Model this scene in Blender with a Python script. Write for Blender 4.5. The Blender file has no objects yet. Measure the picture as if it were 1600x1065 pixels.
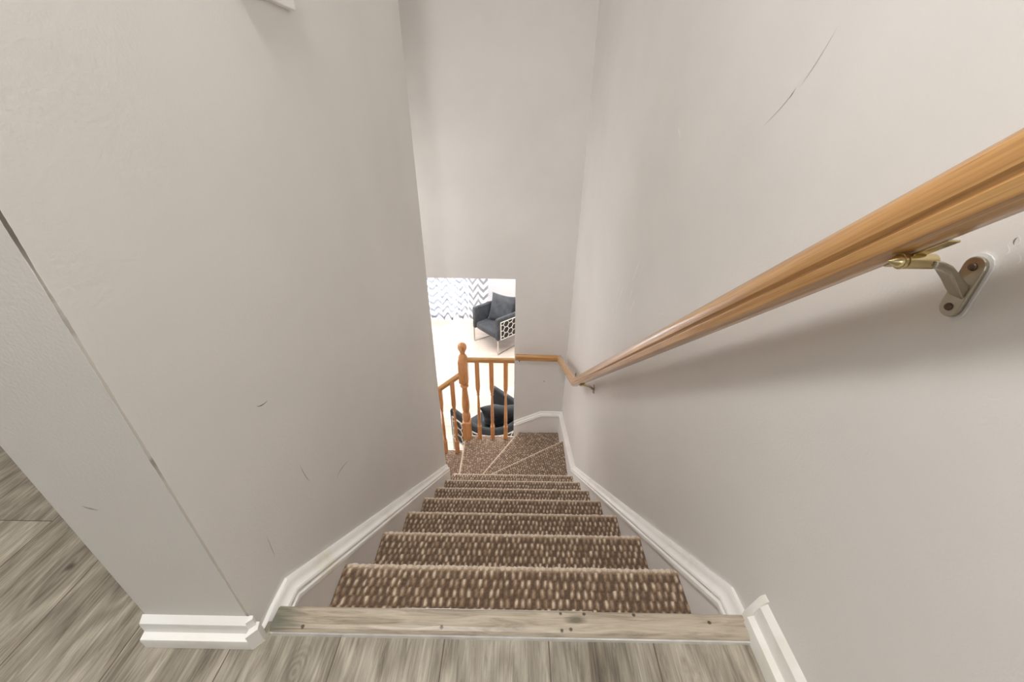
import bpy, bmesh, math, random
import numpy as np
from mathutils import Vector, Matrix
random.seed(7); rng = np.random.default_rng(7)
C = bpy.context.scene.collection
PI = math.pi
XL, XR = -0.421, 0.416          # side wall faces
CL, CR = -0.4007, 0.3957        # carpet edges (skirt board faces)
YB, YB2 = 2.688, 2.83           # wall at the foot of the flight, both faces
RISE, RUN, Y0 = 0.19, 0.2154, 0.3536
ZF = -2.66                      # living room floor
ZCE = 3.0                       # upstairs ceiling

# ------------------------------------------------------------------ materials
def mat(name):
    m = bpy.data.materials.new(name); m.use_nodes = True
    nt = m.node_tree; b = nt.nodes['Principled BSDF']
    return m, nt, b
def N(nt, t, **k):
    n = nt.nodes.new(t)
    for a, v in k.items(): setattr(n, a, v)
    return n
def setin(n, **k):
    for a, v in k.items(): n.inputs[a.replace('_', ' ')].default_value = v
def lk(nt, a, b): nt.links.new(a, b)
def ramp(nt, stops, interp='LINEAR'):
    r = N(nt, 'ShaderNodeValToRGB'); cr = r.color_ramp; cr.interpolation = interp
    while len(cr.elements) < len(stops): cr.elements.new(0.5)
    for e, (p, c) in zip(cr.elements, stops): e.position = p; e.color = (*c, 1)
    return r
def srgb(r, g, b):
    f = lambda c: (c/255/12.92) if c/255 <= .04045 else ((c/255+.055)/1.055)**2.4
    return (f(r), f(g), f(b))
def mathn(nt, op, a, b=None, c=None):
    n = N(nt, 'ShaderNodeMath', operation=op)
    for i, v in enumerate((a, b, c)):
        if v is None: continue
        if isinstance(v, (int, float)): n.inputs[i].default_value = v
        else: lk(nt, v, n.inputs[i])
    return n.outputs[0]
def mixc(nt, fac, a, b, mode='MIX'):
    n = N(nt, 'ShaderNodeMix', data_type='RGBA', blend_type=mode)
    for i, v in ((0, fac), (6, a), (7, b)):
        if isinstance(v, (int, float)): n.inputs[i].default_value = v
        elif isinstance(v, tuple): n.inputs[i].default_value = (*v, 1)
        else: lk(nt, v, n.inputs[i])
    return n.outputs[2]
def bump(nt, b, h, strength, dist):
    n = N(nt, 'ShaderNodeBump'); n.inputs['Strength'].default_value = strength; n.inputs['Distance'].default_value = dist
    lk(nt, h, n.inputs['Height']); lk(nt, n.outputs[0], b.inputs['Normal']); return n

def paint(name, col, rough=.55, var=.05, bstr=.25):
    m, nt, b = mat(name)
    tc = N(nt, 'ShaderNodeNewGeometry')
    n1 = N(nt, 'ShaderNodeTexNoise'); setin(n1, Scale=2.2, Detail=4.0, Roughness=.55); lk(nt, tc.outputs['Position'], n1.inputs['Vector'])
    r = ramp(nt, [(.3, tuple(c*(1-var) for c in col)), (.7, tuple(c*(1+var*.6) for c in col))]); lk(nt, n1.outputs[0], r.inputs[0])
    lk(nt, r.outputs[0], b.inputs['Base Color'])
    n2 = N(nt, 'ShaderNodeTexNoise'); setin(n2, Scale=260.0, Detail=3.0); lk(nt, tc.outputs['Position'], n2.inputs['Vector'])
    bump(nt, b, n2.outputs[0], bstr, .0012)
    b.inputs['Roughness'].default_value = rough
    return m
WALLC = (.77, .752, .728)
M_wall = paint('wall_paint', WALLC, .5)
M_wallcol2 = paint('living_wall_paint', (.70, .70, .72), .6)
M_ceil = paint('ceiling_paint', (.8, .79, .77), .8)

# left wall paint with a dirty caulk crack down its near corner
def corner_paint():
    m = paint('wall_paint_corner', WALLC, .5); nt = m.node_tree; b = nt.nodes['Principled BSDF']
    src = b.inputs['Base Color'].links[0].from_socket
    g = N(nt, 'ShaderNodeNewGeometry'); s = N(nt, 'ShaderNodeSeparateXYZ'); lk(nt, g.outputs['Position'], s.inputs[0])
    n = N(nt, 'ShaderNodeTexNoise'); setin(n, Scale=9.0, Detail=5.0); lk(nt, g.outputs['Position'], n.inputs['Vector'])
    n2 = N(nt, 'ShaderNodeTexNoise'); setin(n2, Scale=22.0, Detail=3.0, Roughness=.7); lk(nt, g.outputs['Position'], n2.inputs['Vector'])
    dx = mathn(nt, 'ABSOLUTE', mathn(nt, 'SUBTRACT', s.outputs[0], XL-.0012)); dy = mathn(nt, 'ABSOLUTE', mathn(nt, 'SUBTRACT', s.outputs[1], .327+.0012))
    d = mathn(nt, 'ADD', dx, dy)
    w = mathn(nt, 'MULTIPLY', n2.outputs[0], .0038)
    line = mathn(nt, 'LESS_THAN', d, w)
    dark = ramp(nt, [(.56, (0, 0, 0)), (.66, (1, 1, 1))]); lk(nt, n.outputs[0], dark.inputs[0])
    c1 = mixc(nt, mathn(nt, 'MULTIPLY', line, .4), src, srgb(150, 138, 112))
    top = N(nt, 'ShaderNodeMapRange'); setin(top, From_Min=.60, From_Max=.66); lk(nt, s.outputs[2], top.inputs[0])
    amt = mathn(nt, 'MULTIPLY', mathn(nt, 'MAXIMUM', dark.outputs[0], top.outputs[0]), mathn(nt, 'MULTIPLY', line, .85))
    c2 = mixc(nt, amt, c1, srgb(84, 74, 62))
    lk(nt, c2, b.inputs['Base Color']); return m
M_corner = corner_paint()

def trim_mat():
    m, nt, b = mat('trim_enamel'); g = N(nt, 'ShaderNodeNewGeometry')
    n = N(nt, 'ShaderNodeTexNoise'); setin(n, Scale=7.0, Detail=5.0, Roughness=.6); lk(nt, g.outputs['Position'], n.inputs['Vector'])
    r = ramp(nt, [(.30, (.80, .76, .66)), (.42, (.86, .845, .81)), (.7, (.90, .895, .88))]); lk(nt, n.outputs[0], r.inputs[0])
    lk(nt, r.outputs[0], b.inputs['Base Color']); b.inputs['Roughness'].default_value = .28
    return m
M_trim = trim_mat()
M_skirt = paint('skirt_paint', (.90, .885, .87), .4, .04, .1)

def flat(name, col, rough=.5, metal=0., sheen=0.):
    m, nt, b = mat(name)
    g = N(nt, 'ShaderNodeNewGeometry'); n = N(nt, 'ShaderNodeTexNoise'); setin(n, Scale=40.0, Detail=3.0); lk(nt, g.outputs['Position'], n.inputs['Vector'])
    r = ramp(nt, [(.3, tuple(c*.88 for c in col)), (.7, tuple(min(1, c*1.08) for c in col))]); lk(nt, n.outputs[0], r.inputs[0])
    lk(nt, r.outputs[0], b.inputs['Base Color'])
    b.inputs['Roughness'].default_value = rough; b.inputs['Metallic'].default_value = metal
    if sheen: b.inputs['Sheen Weight'].default_value = sheen; b.inputs['Sheen Roughness'].default_value = .4
    return m
M_scuff = flat('scuff_grey', srgb(168, 161, 155), .7)
M_scuff_dark = flat('scuff_dark', srgb(132, 124, 118), .7)
M_chalk = flat('scuff_white', (.88, .88, .87), .6)
M_nailhole = flat('nail_hole', srgb(60, 48, 40), .8)
M_rubber = flat('white_backing', (.82, .82, .82), .5)
M_lattice = flat('cream_metal', (.80, .77, .70), .35, .1)
M_chrome = flat('brushed_steel', (.62, .60, .56), .25, .9)
M_brass = flat('antique_brass', (.66, .54, .30), .24, 1.)
M_nickel = flat('aged_nickel', (.50, .46, .38), .3, 1.)
M_screw = flat('dark_screw', (.16, .12, .09), .4, .9)
M_alu = flat('strip_metal', (.9, .9, .88), .25, .6)

def velvet(name, a, bcol):
    m, nt, b = mat(name); tc = N(nt, 'ShaderNodeTexCoord')
    n = N(nt, 'ShaderNodeTexNoise'); setin(n, Scale=6.0, Detail=4.0, Distortion=1.2); lk(nt, tc.outputs['Object'], n.inputs['Vector'])
    r = ramp(nt, [(.3, a), (.75, bcol)]); lk(nt, n.outputs[0], r.inputs[0]); lk(nt, r.outputs[0], b.inputs['Base Color'])
    b.inputs['Roughness'].default_value = .75; b.inputs['Sheen Weight'].default_value = .35; b.inputs['Sheen Roughness'].default_value = .35
    b.inputs['Sheen Tint'].default_value = (.88, .93, 1, 1)
    n2 = N(nt, 'ShaderNodeTexNoise'); setin(n2, Scale=22.0, Detail=2.0); lk(nt, tc.outputs['Object'], n2.inputs['Vector'])
    bump(nt, b, n2.outputs[0], .3, .01); return m
M_velvet = velvet('slate_velvet', (.026, .029, .034), (.064, .070, .080))
M_velvet2 = velvet('charcoal_velvet', (.012, .015, .018), (.030, .036, .042))
M_panel = flat('black_panel', (.016, .016, .018), .6)

def oak(name, uv=True, base=((.43, .20, .075), (.62, .33, .14), (.70, .41, .20)), scale=(3.0, 70.0)):
    m, nt, b = mat(name); tc = N(nt, 'ShaderNodeTexCoord')
    mp = N(nt, 'ShaderNodeMapping')
    if uv: lk(nt, tc.outputs['UV'], mp.inputs[0]); mp.inputs['Scale'].default_value = (scale[0], scale[1], 1)
    else: lk(nt, tc.outputs['Object'], mp.inputs[0]); mp.inputs['Scale'].default_value = (scale[1], scale[1], scale[0])
    n = N(nt, 'ShaderNodeTexNoise'); setin(n, Scale=1.0, Detail=6.0, Roughness=.65, Distortion=.6); lk(nt, mp.outputs[0], n.inputs['Vector'])
    r = ramp(nt, [(.28, base[0]), (.5, base[1]), (.72, base[2])]); lk(nt, n.outputs[0], r.inputs[0])
    mp2 = N(nt, 'ShaderNodeMapping'); lk(nt, mp.outputs[0], mp2.inputs[0]); mp2.inputs['Scale'].default_value = (3, 4, 3)
    n2 = N(nt, 'ShaderNodeTexNoise'); setin(n2, Scale=1.0, Detail=3.0, Roughness=.7); lk(nt, mp2.outputs[0], n2.inputs['Vector'])
    pore = ramp(nt, [(.33, (.62, .55, .5)), (.45, (1, 1, 1))]); lk(nt, n2.outputs[0], pore.inputs[0])
    lk(nt, mixc(nt, .8, r.outputs[0], pore.outputs[0], 'MULTIPLY'), b.inputs['Base Color'])
    b.inputs['Roughness'].default_value = .3; b.inputs['Coat Weight'].default_value = .8; b.inputs['Coat Roughness'].default_value = .16
    return m
M_oak = oak('oak_rail', True, ((.25, .115, .032), (.56, .29, .095), (.72, .43, .17)), (2.2, 95.0))
M_oakz = oak('oak_turned', False, ((.46, .185, .06), (.64, .29, .10), (.70, .35, .14)), (5.0, 60.0))

# grey laminate planks running along Y: 172 mm wide, each with its own tone, grain and knots
def planks():
    m, nt, b = mat('grey_laminate'); g = N(nt, 'ShaderNodeNewGeometry'); s = N(nt, 'ShaderNodeSeparateXYZ'); lk(nt, g.outputs['Position'], s.inputs[0])
    u = mathn(nt, 'DIVIDE', mathn(nt, 'ADD', s.outputs[0], .109+.172*20), .172)
    iu = mathn(nt, 'FLOOR', u); fu = mathn(nt, 'FRACT', u)
    wn = N(nt, 'ShaderNodeTexWhiteNoise', noise_dimensions='1D'); lk(nt, iu, wn.inputs['W'])
    v = mathn(nt, 'DIVIDE', mathn(nt, 'ADD', s.outputs[1], mathn(nt, 'ADD', mathn(nt, 'MULTIPLY', wn.outputs[0], 1.2), 30.15)), 1.25)
    iv = mathn(nt, 'FLOOR', v); fv = mathn(nt, 'FRACT', v)
    idn = mathn(nt, 'ADD', mathn(nt, 'MULTIPLY', iu, 7.13), mathn(nt, 'MULTIPLY', iv, 3.71))
    wn2 = N(nt, 'ShaderNodeTexWhiteNoise', noise_dimensions='1D'); lk(nt, idn, wn2.inputs['W'])
    cb = N(nt, 'ShaderNodeCombineXYZ')
    lk(nt, mathn(nt, 'ADD', s.outputs[0], mathn(nt, 'MULTIPLY', wn2.outputs[0], 9.)), cb.inputs[0]); lk(nt, s.outputs[1], cb.inputs[1]); lk(nt, idn, cb.inputs[2])
    # warped cathedral grain
    mpw = N(nt, 'ShaderNodeMapping'); mpw.inputs['Scale'].default_value = (7, 2.2, 1); lk(nt, cb.outputs[0], mpw.inputs[0])
    nw = N(nt, 'ShaderNodeTexNoise'); setin(nw, Scale=1.0, Detail=2.0); lk(nt, mpw.outputs[0], nw.inputs['Vector'])
    rings = mathn(nt, 'SINE', mathn(nt, 'MULTIPLY', nw.outputs[0], 62.))
    mp = N(nt, 'ShaderNodeMapping'); mp.inputs['Scale'].default_value = (120, 9, 1); lk(nt, cb.outputs[0], mp.inputs[0])
    n = N(nt, 'ShaderNodeTexNoise'); setin(n, Scale=1.0, Detail=7.0, Roughness=.66, Distortion=1.6); lk(nt, mp.outputs[0], n.inputs['Vector'])
    mpb = N(nt, 'ShaderNodeMapping'); mpb.inputs['Scale'].default_value = (13, 3.0, 1); lk(nt, cb.outputs[0], mpb.inputs[0])
    nb = N(nt, 'ShaderNodeTexNoise'); setin(nb, Scale=1.0, Detail=3.0, Roughness=.6); lk(nt, mpb.outputs[0], nb.inputs['Vector'])
    val = mathn(nt, 'ADD', mathn(nt, 'MULTIPLY', n.outputs[0], .62), mathn(nt, 'ADD', mathn(nt, 'MULTIPLY', nb.outputs[0], .42), mathn(nt, 'MULTIPLY', rings, .05)))
    r = ramp(nt, [(.34, srgb(96, 88, 76)), (.46, srgb(133, 125, 111)), (.56, srgb(157, 149, 134)), (.70, srgb(186, 178, 162))]); lk(nt, val, r.inputs[0])
    # knots
    mk = N(nt, 'ShaderNodeMapping'); mk.inputs['Scale'].default_value = (5.2, 2.1, 1); lk(nt, cb.outputs[0], mk.inputs[0])
    vk = N(nt, 'ShaderNodeTexVoronoi'); setin(vk, Scale=1.0, Randomness=1.0); lk(nt, mk.outputs[0], vk.inputs['Vector'])
    kd = mathn(nt, 'ADD', vk.outputs['Distance'], mathn(nt, 'MULTIPLY', mathn(nt, 'SUBTRACT', n.outputs[0], .5), .12))
    kr = ramp(nt, [(.03, (.33, .30, .26)), (.07, (.62, .58, .52)), (.19, (1, 1, 1))]); lk(nt, kd, kr.inputs[0])
    col = mixc(nt, .9, r.outputs[0], kr.outputs[0], 'MULTIPLY')
    def knot(x, y, sx, sy, dark, src, rg=0.):
        dx = mathn(nt, 'DIVIDE', mathn(nt, 'SUBTRACT', s.outputs[0], x), sx); dy = mathn(nt, 'DIVIDE', mathn(nt, 'SUBTRACT', s.outputs[1], y), sy)
        d = mathn(nt, 'ADD', mathn(nt, 'SQRT', mathn(nt, 'ADD', mathn(nt, 'MULTIPLY', dx, dx), mathn(nt, 'MULTIPLY', dy, dy))), mathn(nt, 'MULTIPLY', mathn(nt, 'SUBTRACT', nb.outputs[0], .5), .9))
        k = N(nt, 'ShaderNodeMapRange'); setin(k, From_Min=.2, From_Max=1.0, To_Min=1.0, To_Max=0.0); k.interpolation_type = 'SMOOTHSTEP'; lk(nt, d, k.inputs[0])
        a = k.outputs[0]
        if rg: a = mathn(nt, 'MULTIPLY', a, mathn(nt, 'ADD', .62, mathn(nt, 'MULTIPLY', mathn(nt, 'SINE', mathn(nt, 'MULTIPLY', d, rg)), .38)))
        return mixc(nt, mathn(nt, 'MULTIPLY', a, dark), src, srgb(72, 63, 52))
    col = knot(-.842, .435, .045, .17, .55, col, 26.); col = knot(-.838, .431, .011, .013, .95, col); col = knot(-.700, .425, .035, .11, .5, col, 18.)
    col = knot(-.77, .345, .038, .05, .35, col); col = knot(-1.05, .50, .05, .22, .35, col, 20.); col = knot(-.335, .275, .035, .06, .4, col, 34.)
    tone = N(nt, 'ShaderNodeMapRange'); setin(tone, To_Min=.88, To_Max=1.12); lk(nt, wn2.outputs[0], tone.inputs[0])
    tv = N(nt, 'ShaderNodeCombineXYZ')
    for i in range(3): lk(nt, tone.outputs[0], tv.inputs[i])
    col = mixc(nt, 1., col, tv.outputs[0], 'MULTIPLY')
    # grooves
    eu = mathn(nt, 'MULTIPLY', mathn(nt, 'MINIMUM', fu, mathn(nt, 'SUBTRACT', 1., fu)), .172)
    ev = mathn(nt, 'MULTIPLY', mathn(nt, 'MINIMUM', fv, mathn(nt, 'SUBTRACT', 1., fv)), 1.25)
    e = mathn(nt, 'MINIMUM', eu, ev)
    gr = N(nt, 'ShaderNodeMapRange'); setin(gr, From_Min=.0004, From_Max=.0013); lk(nt, e, gr.inputs[0])
    col = mixc(nt, gr.outputs[0], srgb(92, 76, 62), col)
    lk(nt, col, b.inputs['Base Color'])
    h = mathn(nt, 'ADD', gr.outputs[0], mathn(nt, 'MULTIPLY', n.outputs[0], .25))
    bump(nt, b, h, .35, .0012); b.inputs['Roughness'].default_value = .42
    return m
M_floor = planks()

def livingfloor():
    m, nt, b = mat('pale_oak_planks'); g = N(nt, 'ShaderNodeNewGeometry')
    br = N(nt, 'ShaderNodeTexBrick'); setin(br, Scale=1.0, Mortar_Size=.004); br.inputs['Brick Width'].default_value = 1.2; br.inputs['Row Height'].default_value = .14
    br.inputs['Color1'].default_value = (.64, .56, .49, 1); br.inputs['Color2'].default_value = (.56, .47, .40, 1); br.inputs['Mortar'].default_value = (.45, .38, .32, 1)
    lk(nt, g.outputs['Position'], br.inputs['Vector'])
    mp = N(nt, 'ShaderNodeMapping'); mp.inputs['Scale'].default_value = (2, 30, 1); lk(nt, g.outputs['Position'], mp.inputs[0])
    n = N(nt, 'ShaderNodeTexNoise'); setin(n, Scale=1.0, Detail=4.0); lk(nt, mp.outputs[0], n.inputs['Vector'])
    r = ramp(nt, [(.3, (.86, .84, .82)), (.7, (1, 1, 1))]); lk(nt, n.outputs[0], r.inputs[0])
    lk(nt, mixc(nt, 1., br.outputs[0], r.outputs[0], 'MULTIPLY'), b.inputs['Base Color']); b.inputs['Roughness'].default_value = .35
    return m
M_lfloor = livingfloor()

def carpet_mat():
    m, nt, b = mat('berber_loop_carpet')
    a = N(nt, 'ShaderNodeAttribute', attribute_name='tuft'); g = N(nt, 'ShaderNodeNewGeometry')
    n = N(nt, 'ShaderNodeTexNoise'); setin(n, Scale=420.0, Detail=3.0, Roughness=.7); lk(nt, g.outputs['Position'], n.inputs['Vector'])
    v = mathn(nt, 'ADD', a.outputs['Fac'], mathn(nt, 'MULTIPLY', mathn(nt, 'SUBTRACT', n.outputs[0], .5), .65))
    r = ramp(nt, [(.0, srgb(88, 67, 50)), (.3, srgb(132, 107, 84)), (.6, srgb(170, 146, 122)), (.95, srgb(222, 205, 182))]); lk(nt, v, r.inputs[0])
    lk(nt, r.outputs[0], b.inputs['Base Color']); b.inputs['Roughness'].default_value = .95
    b.inputs['Sheen Weight'].default_value = .8; b.inputs['Sheen Roughness'].default_value = .5
    b.inputs['Sheen Tint'].default_value = (1, .95, .9, 1)
    bump(nt, b, n.outputs[0], .6, .002); return m
M_carpet = carpet_mat()

def strip_mat():
    m, nt, b = mat('weathered_oak_strip'); g = N(nt, 'ShaderNodeNewGeometry')
    s = N(nt, 'ShaderNodeSeparateXYZ'); lk(nt, g.outputs['Position'], s.inputs[0])
    mp = N(nt, 'ShaderNodeMapping'); mp.inputs['Scale'].default_value = (9, 110, 60); lk(nt, g.outputs['Position'], mp.inputs[0])
    n = N(nt, 'ShaderNodeTexNoise'); setin(n, Scale=1.0, Detail=6.0, Roughness=.62, Distortion=1.1); lk(nt, mp.outputs[0], n.inputs['Vector'])
    r = ramp(nt, [(.28, srgb(130, 118, 102)), (.48, srgb(176, 163, 145)), (.7, srgb(200, 188, 170))]); lk(nt, n.outputs[0], r.inputs[0])
    def spot(x, y, sx, sy, c, src, lo=.3):
        dx = mathn(nt, 'DIVIDE', mathn(nt, 'SUBTRACT', s.outputs[0], x), sx); dy = mathn(nt, 'DIVIDE', mathn(nt, 'SUBTRACT', s.outputs[1], y), sy)
        d = mathn(nt, 'ADD', mathn(nt, 'SQRT', mathn(nt, 'ADD', mathn(nt, 'MULTIPLY', dx, dx), mathn(nt, 'MULTIPLY', dy, dy))), mathn(nt, 'MULTIPLY', mathn(nt, 'SUBTRACT', n.outputs[0], .5), 1.6))
        k = N(nt, 'ShaderNodeMapRange'); setin(k, From_Min=lo, From_Max=1.0, To_Min=1.0, To_Max=0.0); lk(nt, d, k.inputs[0])
        return mixc(nt, k.outputs[0], src, c)
    c = spot(.110, .350, .022, .009, srgb(112, 104, 86), r.outputs[0])
    c = spot(-.400, .346, .055, .05, srgb(112, 112, 98), c, .1)
    for x, y in ((.085, .360), (.125, .360), (.21, .360), (.10, .336), (.085, .334), (-.346, .333), (-.115, .336), (.335, .350)):
        c = spot(x, y, .0035, .0035, srgb(80, 66, 52), c, .5)
    lk(nt, c, b.inputs['Base Color']); b.inputs['Roughness'].default_value = .4
    bump(nt, b, n.outputs[0], .2, .001); return m
M_strip = strip_mat()

def chevron(name, grey, per=.14, w=.105, translucent=.55):
    m, nt, b = mat(name); tc = N(nt, 'ShaderNodeTexCoord'); s = N(nt, 'ShaderNodeSeparateXYZ'); lk(nt, tc.outputs['UV'], s.inputs[0])
    tri = mathn(nt, 'PINGPONG', s.outputs[0], w)
    ph = mathn(nt, 'FRACT', mathn(nt, 'DIVIDE', mathn(nt, 'SUBTRACT', s.outputs[1], tri), per))
    band = mathn(nt, 'LESS_THAN', ph, .45)
    hcol = mathn(nt, 'FRACT', mathn(nt, 'DIVIDE', s.outputs[0], w*2))
    col = mixc(nt, band, (.93, .93, .93), grey)
    lk(nt, col, b.inputs['Base Color']); b.inputs['Roughness'].default_value = .85
    tr = N(nt, 'ShaderNodeBsdfTranslucent'); lk(nt, col, tr.inputs[0])
    mx = N(nt, 'ShaderNodeMixShader'); mx.inputs[0].default_value = translucent
    lk(nt, b.outputs[0], mx.inputs[1]); lk(nt, tr.outputs[0], mx.inputs[2])
    lk(nt, mx.outputs[0], nt.nodes['Material Output'].inputs[0]); return m
M_chev = chevron('chevron_drape', (.38, .39, .42), w=.12, per=.15, translucent=.25)
M_chev_sheer = chevron('chevron_sheer', (.36, .37, .40), translucent=.55)
M_glass, _nt, _b = mat('window_glass'); _b.inputs['Transmission Weight'].default_value = 1; _b.inputs['Roughness'].default_value = 0; _b.inputs['Base Color'].default_value = (1, 1, 1, 1); _b.inputs['IOR'].default_value = 1.1

# ------------------------------------------------------------------ mesh helpers
def mesh_obj(name, verts, faces, mats, parent=None, uvs=None, smooth=False, midx=None, loc=None):
    me = bpy.data.meshes.new(name); me.from_pydata([tuple(v) for v in verts], [], faces)
    if not isinstance(mats, (list, tuple)): mats = [mats]
    for m in mats: me.materials.append(m)
    if midx is not None: me.polygons.foreach_set('material_index', midx)
    if uvs is not None:
        uvl = me.uv_layers.new(name='UVMap'); li = np.zeros(len(me.loops), dtype=np.int32); me.loops.foreach_get('vertex_index', li)
        uvl.data.foreach_set('uv', np.asarray(uvs, dtype=np.float32)[li].ravel())
    if smooth: me.polygons.foreach_set('use_smooth', [True]*len(me.polygons))
    me.update()
    o = bpy.data.objects.new(name, me); C.objects.link(o)
    if parent: o.parent = parent
    return o
class MB:
    def __init__(s): s.v = []; s.f = []; s.uv = []; s.mi = []; s.sm = []
    def add(s, v, f, uv=None, mi=0, sm=False):
        n = len(s.v); s.v += [tuple(p) for p in v]; s.uv += list(uv) if uv is not None else [(p[0]+p[1], p[2]) for p in v]
        s.f += [tuple(i+n for i in q) for q in f]; s.mi += [mi]*len(f); s.sm += [sm]*len(f)
        return s
    def box(s, x0, x1, y0, y1, z0, z1, mi=0):
        v = [(x, y, z) for z in (z0, z1) for y in (y0, y1) for x in (x0, x1)]
        return s.add(v, [(0, 2, 3, 1), (4, 5, 7, 6), (0, 1, 5, 4), (1, 3, 7, 5), (3, 2, 6, 7), (2, 0, 4, 6)], mi=mi)
    def prism(s, poly, axis, a, b, mi=0):
        # poly: 2D points on the other two axes, extruded from a to b
        n = len(poly)
        def P(q, t): return {0: (t, q[0], q[1]), 1: (q[0], t, q[1]), 2: (q[0], q[1], t)}[axis]
        v = [P(q, a) for q in poly]+[P(q, b) for q in poly]
        return s.add(v, [tuple(range(n))[::-1], tuple(range(n, 2*n))]+[(i, (i+1) % n, n+(i+1) % n, n+i) for i in range(n)], mi=mi)
    def bar(s, p, q, w, h=None, up=(0, 0, 1), mi=0):
        p = Vector(p); q = Vector(q); h = h or w; t = (q-p).normalized(); u = Vector(up)
        if abs(t.dot(u)) > .95: u = Vector((0, 1, 0))
        a = t.cross(u).normalized(); b = a.cross(t).normalized(); v = []
        for c in (p, q):
            for i, j in ((-1, -1), (1, -1), (1, 1), (-1, 1)): v.append(c+a*(i*w/2)+b*(j*h/2))
        return s.add(v, [(0, 3, 2, 1), (4, 5, 6, 7), (0, 1, 5, 4), (1, 2, 6, 5), (2, 3, 7, 6), (3, 0, 4, 7)], mi=mi)
    def lathe(s, prof, c=(0, 0, 0), n=24, mi=0, sq=None, axis=None):
        # prof: (z, r[, squareness 0..1]); closed at both ends
        R = axis.to_matrix().to_3x3() if isinstance(axis, Matrix) is False and axis is not None else None
        v = []; c = Vector(c)
        for pz in prof:
            z, r = pz[0], pz[1]; k = pz[2] if len(pz) > 2 else 0
            for i in range(n):
                a = 2*PI*(i+.5)/n; ca, sa = math.cos(a), math.sin(a)
                m = max(abs(ca), abs(sa)); rr = r*((1-k)+k/m)
                p = Vector((rr*ca, rr*sa, z))
                if R is not None: p = R @ p
                v.append(c+p)
        m = len(prof); f = []
        for j in range(m-1):
            for i in range(n): f.append((j*n+i, j*n+(i+1) % n, (j+1)*n+(i+1) % n, (j+1)*n+i))
        f.append(tuple(range(n))[::-1]); f.append(tuple((m-1)*n+i for i in range(n)))
        s.add(v, f, mi=mi, sm=True); return s
    def tube(s, pts, rad, n=10, mi=0):
        pts = [Vector(p) for p in pts]; rs = rad if isinstance(rad, (list, tuple)) else [rad]*len(pts); v = []; a = None
        for i, p in enumerate(pts):
            t = (pts[min(i+1, len(pts)-1)]-pts[max(i-1, 0)]).normalized()
            if a is None: a = t.orthogonal().normalized()
            a = (a-t*a.dot(t)).normalized(); b = t.cross(a)
            for k in range(n):
                w = 2*PI*k/n; v.append(p+(a*math.cos(w)+b*math.sin(w))*rs[i])
        m = len(pts); f = [(j*n+k, j*n+(k+1) % n, (j+1)*n+(k+1) % n, (j+1)*n+k) for j in range(m-1) for k in range(n)]
        f += [tuple(range(n))[::-1], tuple((m-1)*n+k for k in range(n))]
        return s.add(v, f, mi=mi, sm=True)
    def sweep(s, path, prof, side=None, up=None, mi=0, sm=False, cap=True, sections=None):
        # prof (a,b): a along side, b along up-perp; mitred at the joints
        P = [Vector(p) for p in path]; n = len(prof); frames = []
        for i in range(len(P)-1):
            t = (P[i+1]-P[i]).normalized()
            if side is not None: sd = Vector(side); sd = (sd-t*sd.dot(t)).normalized(); u = sd.cross(t); u = u if u.z > 0 or abs(u.z) < 1e-6 else -u
            else:
                u = Vector(up or (0, 0, 1)); u = (u-t*u.dot(t)).normalized(); sd = t.cross(u)
            frames.append((t, sd, u))
        v = []; uv = []; L = 0
        for i, p in enumerate(P):
            f0 = frames[max(i-1, 0)]; f1 = frames[min(i, len(frames)-1)]
            nb = (f0[0]+f1[0]).normalized(); t, sd, u = f0
            if i: L += (P[i]-P[i-1]).length
            per = 0
            for j, (a, b) in enumerate(prof):
                q = p+sd*a+u*b; q = q-t*((q-p).dot(nb)/t.dot(nb)); v.append(q)
                if j: per += math.hypot(a-prof[j-1][0], b-prof[j-1][1])
                uv.append((L, per))
        m = len(P); f = [(i*n+j, i*n+(j+1) % n, (i+1)*n+(j+1) % n, (i+1)*n+j) for i in range(m-1) for j in range(n)]
        if cap: f += [tuple(range(n))[::-1], tuple((m-1)*n+j for j in range(n))]
        return s.add(v, f, uv, mi, sm)
    def build(s, name, mats, parent=None, bevel=0, seg=2, recalc=True, autosm=None):
        o = mesh_obj(name, s.v, s.f, mats, parent, s.uv, midx=s.mi); me = o.data
        me.polygons.foreach_set('use_smooth', s.sm)
        if recalc:
            bm = bmesh.new(); bm.from_mesh(me); bmesh.ops.recalc_face_normals(bm, faces=bm.faces[:]); bm.to_mesh(me); bm.free()
        if autosm:
            me.polygons.foreach_set('use_smooth', [True]*len(me.polygons)); me.set_sharp_from_angle(angle=math.radians(autosm))
        if bevel:
            b = o.modifiers.new('bevel', 'BEVEL'); b.width = bevel; b.segments = seg; b.limit_method = 'ANGLE'; b.angle_limit = math.radians(40)
        return o
def tag(o, label=None, cat=None, group=None, kind=None):
    if label: o['label'] = label
    if cat: o['category'] = cat
    if group: o['group'] = group
    if kind: o['kind'] = kind
    return o
def thing(name, label, cat, loc=(0, 0, 0), rz=0, group=None):
    o = bpy.data.objects.new(name, None); C.objects.link(o); o.location = loc; o.rotation_euler = (0, 0, rz); o.empty_display_size = .1
    return tag(o, label, cat, group)
def struct(o, label=None, cat='room'):
    o['kind'] = 'structure'
    if label: o['label'] = label; o['category'] = cat
    return o
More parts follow.
